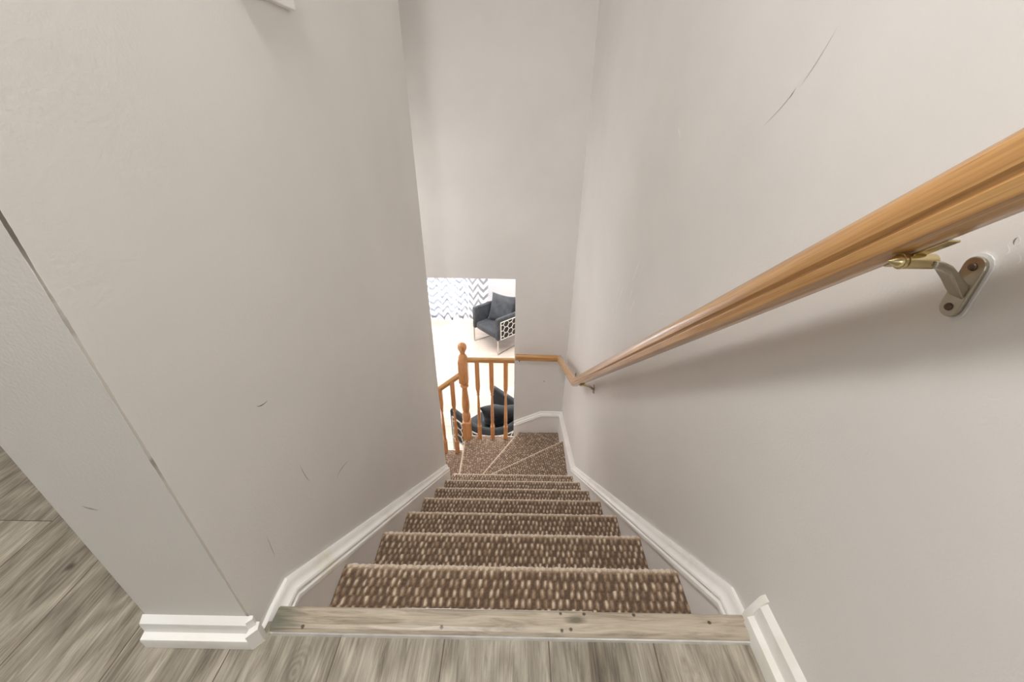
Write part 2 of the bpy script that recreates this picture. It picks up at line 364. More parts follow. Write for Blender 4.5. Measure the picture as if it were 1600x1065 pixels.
def ribbon(mb, pts, w, nrm, mi):
    # a faint painted-surface scuff: tapered sliver lying on the wall, 0.3 mm proud
    pts = [Vector(p) for p in pts]; nv = Vector(nrm); v = []
    for i, p in enumerate(pts):
        t = (pts[min(i+1, len(pts)-1)]-pts[max(i-1, 0)]).normalized(); sd = t.cross(nv); k = math.sin(PI*(i+.25)/(len(pts)-.5))
        ww = w*k*.5*random.uniform(.7, 1.2); v += [p+sd*ww+nv*.0003, p-sd*ww+nv*.0003]
    mb.add(v, [(2*i, 2*i+1, 2*i+3, 2*i+2) for i in range(len(pts)-1)], mi=mi)
def curve3(a, m, b, n=9):
    a, m, b = Vector(a), Vector(m), Vector(b)
    return [a*(1-t)**2+m*2*t*(1-t)+b*t*t for t in (i/(n-1) for i in range(n))]

# ------------------------------------------------------------------ setting
WM = [M_wall, M_scuff, M_scuff_dark, M_chalk, M_nailhole]
# right wall
b = MB(); b.box(XR, XR+.12, -2.6, YB, ZF, ZCE)
R = lambda y, z: (XR, y, z); nR = (-1, 0, 0)
ribbon(b, curve3(R(.776, .736), R(.72, .775), R(.713, .79)), .0012, nR, 1)
ribbon(b, curve3(R(.705, .79), R(.682, .815), R(.661, .857)), .001, nR, 1)
ribbon(b, curve3(R(.722, .777), R(.717, .783), R(.712, .791), 5), .0012, nR, 2)
ribbon(b, curve3(R(1.176, .723), R(1.16, .71), R(1.149, .702), 5), .008, nR, 3)
ribbon(b, curve3(R(1.04, .251), R(1.03, .262), R(1.007, .271), 5), .003, nR, 3)
ribbon(b, curve3(R(1.30, .185), R(1.29, .18), R(1.28, .172), 5), .008, nR, 3)
random.seed(3)
for k in range(16):
    y = random.uniform(1.28, 1.58); z0 = .10+(1.5-y)*.45+random.uniform(-.10, .06); l = random.uniform(.06, .16)
    ribbon(b, curve3(R(y, z0), R(y-l*.2, z0+l*.5), R(y-l*.42, z0+l)), random.uniform(.0015, .004), nR, 3)
# torn plaster beside the near bracket
for k in range(5):
    y = .322+random.uniform(-.014, .016); z = .652+random.uniform(-.012, .014)
    ribbon(b, curve3(R(y, z), R(y-.003, z+.004), R(y+.004, z+.008), 5), .0016, nR, 3)
ribbon(b, curve3(R(.334, .664), R(.337, .667), R(.335, .670), 5), .0015, nR, 2)
struct(b.build('wall_right', WM), 'smooth greige painted wall carrying the oak handrail', 'wall')
# left wall: a stub wall with its end facing the camera, then returning away behind the stair
b = MB(); b.prism([(XL, .327), (XL, 1.778), (-.588, 1.778), (-.588, .327)], 2, ZF, ZCE)
Lf = lambda y, z: (XL, y, z); nL = (1, 0, 0)
ribbon(b, curve3(Lf(.506, .335), Lf(.516, .326), Lf(.534, .325)), .0022, nL, 2)
ribbon(b, curve3(Lf(.655, -.008), Lf(.676, .004), Lf(.727, -.022)), .0018, nL, 2)
ribbon(b, curve3(Lf(.554, .15), Lf(.556, .11), Lf(.567, .086)), .0012, nL, 2)
ribbon(b, curve3(Lf(.420, .125), Lf(.418, .09), Lf(.417, .066)), .0012, nL, 1)
ribbon(b, curve3((-.547, .327, .318), (-.54, .327, .312), (-.53, .327, .31)), .0018, (0, -1, 0), 1)
struct(b.build('wall_left', [M_corner, M_scuff, M_scuff_dark, M_chalk, M_nailhole], bevel=.0025), 'greige stub wall with a cracked corner left of the stairs', 'wall')
struct(MB().box(-1.9, -.588, 1.66, 1.778, -.28, ZCE).build('wall_stairwell', M_wall), 'upper wall returning left above the lower flight', 'wall')
struct(MB().box(-2.0, -1.9, 1.66, YB, -.28, ZCE).build('wall_stairwell_end', M_wall), 'end wall of the stairwell void', 'wall')
# back wall with the opening down to the living room
b = MB(); b.prism([(-2.0, -.282), (0, -.282), (0, ZF), (XR+.12, ZF), (XR+.12, ZCE), (-2.0, ZCE)], 1, YB, YB2)
ribbon(b, curve3((.244, YB, -1.166), (.246, YB, -1.172), (.249, YB, -1.175), 5), .007, (0, -1, 0), 4)
ribbon(b, curve3((.288, YB, -1.233), (.291, YB, -1.236), (.294, YB, -1.24), 5), .004, (0, -1, 0), 1)
struct(b.build('wall_back', WM), 'greige wall facing the stairs with a tall opening to the living room', 'wall')
# upper floor
b = MB(); b.box(XL, XR, -2.6, .345, -.02, 0); b.box(-3.2, XL, -2.6, .345, -.02, 0); b.box(-3.2, -.588, .345, 1.66, -.02, 0)
o = b.build('floor', M_floor, recalc=True); struct(o, 'grey-brown laminate plank floor at the top of the stairs', 'floor')
struct(MB().box(XL-.16, XR, -2.6, .335, -.28, -.021).box(-3.2, XL-.16, -2.6, 1.66, -.28, -.021).build('trim_floor_edge', M_wall))
struct(MB().box(-3.3, XR+.12, -2.7, YB2, ZCE, ZCE+.1).build('ceiling', M_ceil), 'flat white ceiling above the stairs', 'ceiling')
struct(MB().box(-3.3, XR+.12, -2.7, -2.6, 0, ZCE).build('wall_rear', M_wall))
struct(MB().box(-3.3, -3.2, -2.6, 1.778, 0, ZCE).build('wall_far_left', M_wall))
struct(MB().box(-3.2, -1.9, 1.66, 1.778, 0, ZCE).build('wall_left_room', M_wall))
# living room
LX0, LX1, LY1 = -3.0, 2.2, 6.86
struct(MB().box(LX0, LX1, .2, LY1+.15, ZF-.1, ZF).build('floor_living', M_lfloor), 'pale wood plank floor of the living room below', 'floor')
struct(MB().box(LX0, LX1, YB2, LY1+.15, -.28, -.2).build('ceiling_living', M_ceil))
struct(MB().box(LX0-.1, LX0, .2, LY1+.15, ZF, -.2).build('wall_living_left', M_wallcol2))
struct(MB().box(LX1, LX1+.1, YB2, LY1+.15, ZF, -.2).build('wall_living_right', M_wallcol2))
WX0, WX1, WZ0, WZ1 = -2.5, -.70, ZF+.04, -.55
b = MB(); b.box(LX0, WX0, LY1, LY1+.15, ZF, -.28); b.box(WX1, LX1, LY1, LY1+.15, ZF, -.28); b.box(WX0, WX1, LY1, LY1+.15, WZ1, -.28); b.box(WX0, WX1, LY1, LY1+.15, ZF, WZ0)
struct(b.build('wall_living_back', M_wallcol2), 'bright wall with patio window across the living room', 'wall')
struct(MB().box(LX0, XR+.12, .2, .3, ZF, -.28).build('wall_understair', M_wall))
struct(MB().box(XR+.12, LX1, YB, YB2, ZF, -.2).build('wall_living_front', M_wall))
# window frame + glass
w = thing('window_1', 'tall bright window behind the chevron curtains', 'window', (0, 0, 0)); w['kind'] = 'structure'
b = MB()
for x in (WX0+.03, (WX0+WX1)/2, WX1-.03): b.box(x-.03, x+.03, LY1+.05, LY1+.10, WZ0, WZ1)
for z in (WZ0+.03, WZ1-.03): b.box(WX0, WX1, LY1+.05, LY1+.10, z-.03, z+.03)
b.build('window_frame', M_trim, w); MB().box(WX0+.03, WX1-.03, LY1+.07, LY1+.076, WZ0+.03, WZ1-.03).build('window_glass', M_glass, w)

# ------------------------------------------------------------------ skirting and baseboards
capp = [(0, 0), (.006, .0), (.009, -.003), (.0105, -.009), (.015, -.0155), (.0215, -.0185), (.0235, -.022), (.0225, -.026), (.0215, -.0275), (.026, -.031), (.027, -.036), (.026, -.041), (.0208, -.044), (0, -.044)]
def skirt(name, pts, face, wallx, zb, sgn, label):
    # board with a moulded cap following the pitch of the stairs
    o = MB(); top = [(y, z-.03) for y, z in pts]; poly = top+[(pts[-1][0], zb)]+[(y, z-.62) for y, z in reversed(pts[:-1])]
    o.prism(poly, 0, wallx, face); sk = o.build(name, M_skirt); struct(sk, label, 'trim')
    c = MB(); c.sweep([(wallx, y, z) for y, z in pts], capp, side=(sgn, 0, 0)); c.build('cap_moulding', M_trim, sk, autosm=35); return sk
skirt('trim_1', [(.367, .004), (.416, .002), (1.778, -1.168)], CL, XL, -1.9, 1, 'white moulded skirt board down the left side of the stairs')
skirt('trim_2', [(.367, -.008), (.422, -.012), (1.903, -1.301), (YB, -1.490)], CR, XR, -2.2, -1, 'white moulded skirt board down the right side of the stairs')
b = MB(); b.prism([(0.0, -1.64), (.233, -1.52), (XR-.02, -1.52), (XR-.02, -1.95), (0, -1.95)], 1, YB, YB-.02)
sk = b.build('trim_3', M_skirt); struct(sk, 'white skirt board on the wall facing the stairs, stepping down left', 'trim')
c = MB(); c.sweep([(XR-.003, YB, -1.490), (.233, YB, -1.487), (0, YB, -1.603)], capp, side=(0, -1, 0)); c.build('cap_moulding', M_trim, sk, autosm=35)
# pieces of cap running down to the floor at the head of the stairs
cp = MB(); cp.sweep([(XL, .329, -.0005), (XL, .367, .004)], [(0, 0), (.007, 0), (.012, -.006), (.016, -.016), (.0165, -.02), (0, -.02)], side=(1, 0, 0))
struct(cp.build('trim_4', M_trim, autosm=35), 'short yellowed cap piece left of the threshold strip', 'trim')

basep = [(0, 0), (.0235, 0), (.0235, .020), (.0225, .023), (.0125, .026), (.0115, .028), (.0115, .043), (.0105, .047), (.002, .053), (0, .054)]
b = MB(); b.sweep([(-.590, .327, 0), (-.417, .327, 0)], [(a, z) for a, z in basep])
b.prism([(-.4172, .327), (-.4172, .304), (-.4155, .303), (-.4035, .316), (-.4065, .327)], 2, 0, .038); b.prism([(-.4172, .327), (-.4172, .3155), (-.4095, .322), (-.4115, .327)], 2, .030, .056)
# sweep side = t x up : pointing outward from the wall end
o = b.build('baseboard_left', M_trim, autosm=35); struct(o, 'two-tier white baseboard around the end of the left wall', 'baseboard')
rp = [(a*.95, z*1.28) for a, z in basep]
b = MB(); b.sweep([(XR, .352, 0), (XR, -2.6, 0)], [(a, z) for a, z in rp])
b.prism([(XR-.0195, -.0), (XR, 0), (XR, .076), (XR-.007, .070), (XR-.0195, .024)], 1, .352, .364)
o = b.build('baseboard_right', M_trim, autosm=35); struct(o, 'white baseboard along the right wall ending at the stairs', 'baseboard')
b = MB(); b.box(-1.5, .0, YB2-.012, YB2+.012, -2.66, -1.915); 
# ------------------------------------------------------------------ staircase with berber runner
PU, PV = .0167, .0205
hashu = lambda a, b, k: np.modf(np.abs(np.sin(a*127.1+b*311.7+k*74.7)*43758.5453))[0]
def tuft(u, v):
    r = np.floor(v/PV+.5*0); ph = .5*np.mod(r, 2)+.14*(hashu(r, 0*r, 1)-.5)
    cc = np.floor(u/PU+ph); fu = u/PU+ph-cc-.5; fv = v/PV-r-.5
    jx = (hashu(r, cc, 2)-.5)*.34; jy = (hashu(r, cc, 3)-.5)*.42; am = .42+.75*hashu(r, cc, 4); sz = .8+.45*hashu(r, cc, 5)
    fu = fu-jx-.3*(fv-jy)*(hashu(r, cc, 6)-.3)
    g = np.exp(-((fu/(.225*sz))**2+((fv-jy)/(.50*sz))**2)**1.2)
    # low dark loops between
    f2 = np.cos(2*PI*(u/PU*2))*.5+.5; f3 = np.cos(2*PI*(v/PV*2+f2))*.5+.5
    return g, np.clip(g*am+.16*f2*f3, 0, 1.2)
def resample(poly, n):
    P = [np.array(p, float) for p in poly]; L = [0]
    for i in range(1, len(P)): L.append(L[-1]+np.linalg.norm(P[i]-P[i-1]))
    s = np.linspace(0, L[-1], n); return np.stack([np.interp(s, L, [p[k] for p in P]) for k in (0, 1)], 1)
def carpet_step(name, back, nose, z, parent, res=.0036, drop=RISE):
    # tread from polyline back to straight nosing line, then a rounded nosing and the riser below it
    A0, B0 = np.array(nose[0], float), np.array(nose[-1], float); d = (B0-A0)/np.linalg.norm(B0-A0)
    nrm = np.array([-d[1], d[0]]); mid = (np.array(back).mean(0)-(A0+B0)/2)
    if nrm@mid > 0: nrm = -nrm
    Lx = np.linalg.norm(B0-A0); nu = int(Lx/res)+1
    A = resample(back, nu); Bp = resample(nose, nu)
    rad = .018; A_, depth = A, max(np.linalg.norm(A-Bp, axis=1)); nv = max(8, int(depth/res))
    ts = np.linspace(0, 1, nv)
    rows = []; vo = []
    for t in ts:
        p = A*(1-t)+(Bp-nrm*rad)*t; rows.append((p, np.full(nu, z), np.tile([0, 0, 1.], (nu, 1)))); 
    for a in np.linspace(0, PI, 14)[1:]:
        p = Bp-nrm*rad+nrm*rad*math.sin(a); rows.append((p, np.full(nu, z-rad+rad*math.cos(a)), np.tile([nrm[0]*math.sin(a), nrm[1]*math.sin(a), math.cos(a)], (nu, 1))))
    for zz in np.linspace(z-2*rad, z-drop-.01, 22)[1:]:
        rows.append((Bp-nrm*(rad+.008), np.full(nu, zz), np.tile([nrm[0], nrm[1], 0], (nu, 1))))
    XY = np.stack([r[0] for r in rows]); Z = np.stack([r[1] for r in rows]); NN = np.stack([r[2] for r in rows])
    u = (XY-A0)@d
    v = (XY-A0)@nrm
    k = nv
    arc = np.zeros(len(rows)); 
    for i in range(k, len(rows)): arc[i] = arc[i-1]+math.hypot(np.linalg.norm(XY[i, 0]-XY[i-1, 0]), Z[i, 0]-Z[i-1, 0])
    v = v.copy(); v[k:] = (v[k-1:k]+arc[k:, None])
    g, c = tuft(u+5., v+5.)
    # light catching each nosing, put into the pile colour as a pale band
    nose_lit = np.zeros(len(rows)); nose_lit[nv-2:nv+8] = np.concatenate([[.2, .4], np.full(6, .62), [.5, .25]])
    c = c*(1-nose_lit[:, None]*.5)+nose_lit[:, None]*(.85+.5*hashu(np.floor(u*700), np.floor(v*500), 9))
    fine = rng.random(g.shape)
    h = -.0042+.0040*np.clip(g, 0, 1)+.0012*fine
    P3 = np.concatenate([XY, Z[..., None]], 2)+NN*h[..., None]
    nr = len(rows); idx = np.arange(nr*nu).reshape(nr, nu)
    F = np.stack([idx[:-1, :-1], idx[:-1, 1:], idx[1:, 1:], idx[1:, :-1]], -1).reshape(-1, 4)
    me = bpy.data.meshes.new(name); V = P3.reshape(-1, 3)
    me.vertices.add(len(V)); me.vertices.foreach_set('co', V.astype(np.float32).ravel())
    me.loops.add(F.size); me.loops.foreach_set('vertex_index', F.astype(np.int32).ravel())
    me.polygons.add(len(F)); me.polygons.foreach_set('loop_start', np.arange(0, F.size, 4, dtype=np.int32))
    me.update(calc_edges=True); me.materials.append(M_carpet)
    # upward normals
    if me.polygons[nu*2].normal.z < 0: me.flip_normals()
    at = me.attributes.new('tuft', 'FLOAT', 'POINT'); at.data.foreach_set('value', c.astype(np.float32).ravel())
    me.polygons.foreach_set('use_smooth', [True]*len(F))
    o = bpy.data.objects.new(name, me); C.objects.link(o); o.parent = parent; return o
stair = thing('staircase', 'carpeted staircase of brown flecked loop carpet turning left at the bottom', 'staircase')
for k in range(1, 8):
    yb = Y0+(k-1)*RUN-.024; yn = Y0+k*RUN
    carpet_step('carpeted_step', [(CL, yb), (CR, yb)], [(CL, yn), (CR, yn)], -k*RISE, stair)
PV_ = (-.43, 1.862)
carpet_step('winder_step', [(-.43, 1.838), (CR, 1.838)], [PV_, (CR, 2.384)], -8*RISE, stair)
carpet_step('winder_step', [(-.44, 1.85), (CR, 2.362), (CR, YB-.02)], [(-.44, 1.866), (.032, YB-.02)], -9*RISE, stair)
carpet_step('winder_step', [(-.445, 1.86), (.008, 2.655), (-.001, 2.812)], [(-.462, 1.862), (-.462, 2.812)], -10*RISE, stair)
for k in (11, 12, 13):
    xb = -.462-(k-11)*RUN
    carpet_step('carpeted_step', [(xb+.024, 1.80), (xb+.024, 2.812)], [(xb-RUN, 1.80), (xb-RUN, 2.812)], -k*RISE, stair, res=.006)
# white stringer under the open side of the lower flight
b = MB(); poly = [(0, -1.912), (-.455, -1.912)]
for k in (11, 12, 13): xb = -.455-(k-11)*RUN; poly += [(xb, -k*RISE-.012), (xb-RUN, -k*RISE-.012)]
poly += [(-.455-3*RUN, ZF), (0, ZF)]
b.prism(poly, 1, 2.800, 2.826); b.build('stringer', M_trim, stair)

# ------------------------------------------------------------------ threshold strip
t = thing('threshold_strip', 'weathered grey-beige wood threshold strip across the top of the stairs', 'threshold', (0, .345, 0))
b = MB(); b.prism([(-.019, .0), (-.018, .006), (-.014, .011), (-.008, .0125), (.016, .0125), (.020, .009), (.020, -.022), (.012, -.022), (.012, 0)], 0, -.4005, .4005)
b.build('wood_nosing', M_strip, t, bevel=.001)
b = MB(); b.prism([(-.0215, .0), (-.0205, .0055), (-.0185, .0068), (-.018, 0)], 0, -.3985, .3985); b.build('metal_edge', M_alu, t)
b = MB(); b.prism([(.0195, .0105), (.0205, .0098), (.0205, .007), (.0195, .007)], 0, -.19, .14); b.build('metal_lip', M_alu, t)

# ------------------------------------------------------------------ wall handrail
hr = thing('handrail', 'long oak wall handrail descending along the right wall', 'handrail', (.345, .35, 0))
O = Vector((.345, .35, 0))
railh = [(.0115, -.024), (.0145, -.0226), (.0178, -.0125), (.0162, -.0105), (.0168, -.0085), (.0200, -.0050), (.0212, .003), (.0190, .0135), (.0145, .0195), (.008, .0232), (0, .0242)]
railp = railh+[(-a, c) for a, c in reversed(railh[:-1])]
slope = .8367
pts = [Vector((.345, -.05, .683+.40*slope)), Vector((.345, 1.857, -.578)), Vector((.345, 2.612, -.897)), Vector((.006, 2.612, -.890))]
def railseg(i, name='rail'):
    # one length, both ends cut on the mitre plane of its joint
    p, q = pts[i], pts[i+1]; tt = (q-p).normalized(); u = Vector((0, 0, 1)); u = (u-tt*tt.z).normalized(); sd = tt.cross(u)
    v = []; uv = []
    for e, c in enumerate((p, q)):
        if e == 0: nb = tt if i == 0 else ((pts[i]-pts[i-1]).normalized()+tt).normalized()
        else: nb = tt if i == len(pts)-2 else ((pts[i+2]-pts[i+1]).normalized()+tt).normalized()
        per = 0
        for j, (a, bb) in enumerate(railp):
            x = c+sd*a+u*bb; x = x-tt*((x-c).dot(nb)/tt.dot(nb)); v.append(x-O)
            if j: per += math.hypot(a-railp[j-1][0], bb-railp[j-1][1])
            uv.append(((x-p).dot(tt)+i*3, per))
    n = len(railp); m = MB(); m.add(v, [(j, (j+1) % n, n+(j+1) % n, n+j) for j in range(n)]+[tuple(range(n))[::-1], tuple(range(n, 2*n))], uv)
    return m.build(name, M_oak, hr, autosm=32)
for i in range(3): railseg(i)
def bracket(y, zr, wall='R', parent=hr, s=1.0):
    # zr: height of the underside of the rail at this point
    br = bpy.data.objects.new('bracket', None); 
    P = lambda dx, dy, dz: Vector((XR-dx*s, y+dy*s, zr+dz*s))-O
    def stad(x0, x1, w, z0, z1, n=8):
        pts2 = []
        for k in range(n+1): a = PI*k/n; pts2.append((w*math.cos(a), z1+w*math.sin(a)))
        for k in range(n+1): a = PI+PI*k/n; pts2.append((w*math.cos(a), z0+w*math.sin(a)))
        return [P(x0, a, c) for a, c in pts2]+[P(x1, a, c) for a, c in pts2], len(pts2)
    m = MB()
    v, n = stad(.002, .0065, .0095, -.051, -.012); m.add(v, [tuple(range(n)), tuple(range(n, 2*n))[::-1]]+[(i, (i+1) % n, n+(i+1) % n, n+i) for i in range(n)])
    pl = m.build('bracket', M_nickel, parent, bevel=.0012)
    m = MB(); v, n = stad(.0002, .002, .0115, -.052, -.011); m.add(v, [tuple(range(n)), tuple(range(n, 2*n))[::-1]]+[(i, (i+1) % n, n+(i+1) % n, n+i) for i in range(n)])
    m.build('backing_plate', M_rubber, pl)
    # tapering curved arm
    m = MB(); vv = []; path = [(.004, -.036, .005, .014), (.012, -.030, .0052, .012), (.022, -.021, .0055, .0095), (.032, -.013, .006, .0075), (.041, -.009, .0065, .0065), (.050, -.0075, .0065, .006)]
    for dx, dz, wy, hz in path:
        wy *= 1.45
        for a, c in ((-1, -1), (1, -1), (1, 1), (-1, 1)): vv.append(P(dx, a*wy, dz+c*hz*.5-(0.0)))
    f = [(4*i+j, 4*i+(j+1) % 4, 4*i+4+(j+1) % 4, 4*i+4+j) for i in range(len(path)-1) for j in range(4)]+[(3, 2, 1, 0), tuple(range(4*len(path)-4, 4*len(path)))]
    m.add(vv, f); m.build('arm', M_nickel, pl, bevel=.0018)
    m = MB(); m.tube([P(.044, 0, -.0075), P(.045, 0, -.0075), P(.070, 0, -.0075), P(.071, 0, -.0075)], [.004, .0068, .0068, .005], 16); m.build('barrel', M_brass, pl, autosm=40)
    m = MB(); m.tube([P(.071, 0, -.0075), P(.074, 0, -.0075), P(.078, 0, -.0075), P(.084, 0, -.0075)], [.0062, .0066, .0048, .0008], 12)
    m.tube([P(.072, 0, -.0075), P(.0745, 0, -.0075)], [.0072, .0072], 12); m.build('screw', M_brass, pl, autosm=40)
    sl = slope if zr > -.56 else .44
    m = MB(); m.bar(P(.060, -.022, .022*sl-.0012), P(.060, .022, -.022*sl-.0012), .011, .002); m.build('saddle_strap', M_brass, pl, bevel=.0006)
    for z in (-.051, -.012): MB().tube([P(.0062, 0, z), P(.0082, 0, z)], [.004, .003], 12).build('plate_screw', M_screw, pl)
    return pl
bracket(.348, .683-.0313)
bracket(1.668, .683-(1.668-.35)*slope-.0313)
bracket(2.215, -.578-(2.215-1.857)*.4225-.0262, s=.8)
m = MB(); m.tube([Vector((.038, 2.612, -.912))-O, Vector((.038, 2.612, -.928))-O, Vector((.038, 2.612, -.934))-O], [.006, .005, .001], 10)
m.build('screw', M_screw, hr)

# ------------------------------------------------------------------ balustrade
YBAL = 2.79
bl = thing('balustrade', 'turned oak balustrade on the open edge of the lower winder steps', 'balustrade', (-.43, YBAL, -1.9))
NB = Vector((-.43, YBAL, -1.9))
nz = lambda z: z+1.9
m = MB()
npz = [(-1.908, .037, 1), (-1.905, .039, 1), (-1.705, .039, 1), (-1.698, .036, .6), (-1.692, .029, 0), (-1.686, .030, 0), (-1.678, .036, 0), (-1.655, .0385, 0), (-1.625, .037, 0), (-1.604, .033, 0), (-1.596, .027, 0), (-1.588, .024, 0), (-1.575, .030, 0), (-1.545, .0335, 0), (-1.50, .0345, 0), (-1.45, .032, 0), (-1.40, .028, 0), (-1.355, .0245, 0), (-1.325, .0225, 0), (-1.318, .023, 0), (-1.312, .033, 0), (-1.302, .0375, 0), (-1.292, .033, 0), (-1.286, .025, 0), (-1.276, .025, 0), (-1.268, .034, .5), (-1.255, .040, 1), (-1.06, .040, 1), (-1.035, .040, 1), (-1.020, .036, .4), (-1.010, .037, 0), (-1.000, .034, 0), (-.988, .027, 0), (-.978, .021, 0), (-.970, .019, 0), (-.966, .0195, 0)]
m.lathe([(nz(z), r, k) for z, r, k in npz], n=48)
nw = m.build('newel_post', M_oakz, bl, autosm=28)
m = MB(); prof = []
for i in range(17): a = -PI/2+PI*i/16; prof.append((nz(-.915)+.041*math.sin(a)*1.08, max(.0015, .038*math.cos(a)**.9 if math.cos(a) > 0 else .0015)))
prof = [(nz(-.968), .018), (nz(-.962), .024), (nz(-.956), .0245), (nz(-.951), .018)]+prof[3:]
m.lathe(prof, n=32); m.build('ball_finial', M_oakz, nw, autosm=60)
def baluster(x, zb, zt):
    H = zt-zb; m = MB()
    pr = [(0, .0185, 1), (.17, .0185, 1), (.178, .0155, .5), (.184, .012, 0), (.190, .0135, 0), (.200, .0165, 0), (.212, .0145, 0), (.222, .0125, 0), (.235, .0135, 0), (.28, .0152, 0), (.36, .0145, 0), (.48, .0115, 0), (.575, .0088, 0), (.590, .0086, 0), (.597, .0130, 0), (.606, .0135, 0), (.613, .0105, 0), (.624, .0105, 0), (.634, .0140, 0), (.645, .0135, .2), (.665, .0160, .7), (.69, .0185, 1), (1, .0185, 1)]
    # keep the turned part a fixed length measured from the foot
    L = .84
    v = [(p*L if p < .99 else H, r, k) for p, r, k in pr]
    m.lathe(v, c=(x-NB.x, 0, zb-NB.z), n=32); return m.build('baluster', M_oakz, bl, autosm=28)
for x in (-.314, -.194, -.073): baluster(x, -1.903, -1.05)
LS = .80
for x in (-.535, -.647): baluster(x, -2.093, -1.195+(x+.47)*LS)
baluster(-.759, -2.283, -1.195+(-.759+.47)*LS)
br_p = [(a*.85, bq*.95) for a, bq in railp]
m = MB(); m.sweep([Vector((-.395, YBAL, -1.036))-NB, Vector((.004, YBAL, -1.036))-NB], br_p); m.build('top_rail', M_oak, bl, autosm=32)
m = MB(); m.sweep([Vector((-.468, YBAL, -1.195))-NB, Vector((-1.0, YBAL, -1.195-.532*LS))-NB], br_p); m.build('top_rail', M_oak, bl, autosm=32)

# ------------------------------------------------------------------ painted cover high on the left wall
m = MB(); m.box(XL, XL+.012, .76, .929, .912, 1.05)
tag(m.build('wall_cover', M_trim, bevel=.002), 'small painted rectangular cover high on the left wall, cut by the frame top', 'wall cover')

# ------------------------------------------------------------------ armchairs
W, AL, RX, RY, TH = .325, .33, .325, .33, .065
def upath(off, n=28):
    P = [(-W-off, 0.0)]+[(-W-off, AL*t) for t in (.33, .66)]
    for i in range(n+1): a = PI-PI*i/n; P.append(((RX+off)*math.cos(a), AL+(RY+off)*math.sin(a)))
    P += [(W+off, AL*t) for t in (.66, .33)]+[(W+off, 0.0)]
    return P
def armchair(loc, rz, label, vel, pan, cushlabel):
    ch = thing('armchair', label, 'armchair', loc, rz, None)
    zt, z0 = .648, .27
    # shell with rolled top
    mid = upath(-TH/2)
    h = TH/2; prof = [(-h, z0), (h, z0), (h, zt-.03)]+[(h*math.cos(a), zt-.03+.03*math.sin(a)) for a in [PI*i/8 for i in range(1, 8)]]+[(-h, zt-.03)]
    m = MB(); m.sweep([(x, y, 0) for x, y in mid], prof); o = m.build('shell', vel, ch, autosm=45); 
    bv = o.modifiers.new('bevel', 'BEVEL'); bv.width = .012; bv.segments = 3; bv.limit_method = 'ANGLE'; bv.angle_limit = math.radians(60)
    # outer dark panel carrying the lattice
    P = upath(.003); P = [(P[0][0], .055)]+P[1:-1]+[(P[-1][0], .055)]
    m = MB(); m.sweep([(x, y, 0) for x, y in P], [(-.003, .275), (.003, .275), (.003, .590), (-.003, .590)]); m.build('outer_panel', pan, ch)
    # honeycomb lattice
    Q = [Vector((x, y, 0)) for x, y in upath(.010, 60)]; Q[0].y = .055; Q[-1].y = .055
    Ls = [0]
    for i in range(1, len(Q)): Ls.append(Ls[-1]+(Q[i]-Q[i-1]).length)
    T = Ls[-1]
    def at(sv, z):
        sv = min(max(sv, 0), T); i = int(np.searchsorted(Ls, sv)); i = min(max(i, 1), len(Q)-1); k = (sv-Ls[i-1])/(Ls[i]-Ls[i-1]); p = Q[i-1].lerp(Q[i], k); d = (Q[i]-Q[i-1]).normalized()
        return Vector((p.x, p.y, z)), Vector((-d.y, d.x, 0))
    za, zb = .280, .585; R = .058; hy = R*math.sqrt(3); m = MB()
    def seg(a, c, w=.0075):
        # clip to the panel in z
        (s0, y0), (s1, y1) = a, c
        if y0 > y1: s0, y0, s1, y1 = s1, y1, s0, y0
        if y1 <= za or y0 >= zb: return
        if y0 < za: s0 += (s1-s0)*(za-y0)/(y1-y0); y0 = za
        if y1 > zb: s1 = s0+(s1-s0)*(zb-y0)/(y1-y0); y1 = zb
        if min(s0, s1) > T or max(s0, s1) < 0: return
        p, nn = at(s0, y0); q, _ = at(s1, y1)
        if (q-p).length < 1e-4: return
        m.bar(p, q, .010, w, up=tuple(nn.cross((q-p).normalized())))
    i = 0
    while i*1.5*R < T+R:
        for j in range(-1, 5):
            cs, cz = i*1.5*R+.02, za+j*hy+(hy/2 if i % 2 else 0)
            c6 = [(cs+R*math.cos(PI/3*k), cz+R*math.sin(PI/3*k)) for k in range(6)]
            for k in (0, 1, 2): seg(c6[k], c6[k+1])
        i += 1
    step = T/46
    for k in range(46):
        for z in (za, zb): 
            p, nn = at(k*step, z); q, _ = at((k+1)*step, z); m.bar(p, q, .010, .010)
    for sv in (0, T): 
        p, _ = at(sv, za); q, _ = at(sv, zb); m.bar(p, q, .012, .012)
    m.build('honeycomb_lattice', M_lattice, ch)
    # seat
    m = MB(); m.prism([(x*.985, y) for x, y in [(-W+TH, .01), (W-TH, .01)]]+[((W-TH)*math.cos(a), AL+(RY-TH)*math.sin(a)) for a in [PI*i/16 for i in range(17)]], 2, z0-.005, z0+.115)
    o = m.build('seat_cushion', vel, ch); bv = o.modifiers.new('bevel', 'BEVEL'); bv.width = .035; bv.segments = 5; bv.limit_method = 'ANGLE'; bv.angle_limit = math.radians(50)
    for p in o.data.polygons: p.use_smooth = True
    # sled bases
    for sx in (-1, 1):
        m = MB(); x = sx*(W-.012); yr = .52
        xr = sx*(W-.07)
        m.bar((x, .012, 0), (x, .012, z0), .016); m.bar((xr, yr, 0), (xr, yr, z0+.02), .016); m.bar((x, .004, .008), (xr, yr, .008), .016)
        m.build('sled_leg', M_chrome, ch)
    return ch
ZR = math.radians
armchair((-.487, 5.68, ZF), ZR(-47.5), 'slate velvet barrel armchair by the chevron curtains, facing the stairs', M_velvet, M_panel, '')
armchair((-.46, 3.56, ZF), ZR(-135), 'charcoal velvet barrel armchair with honeycomb back, directly behind the balustrade', M_velvet2, M_panel, '')

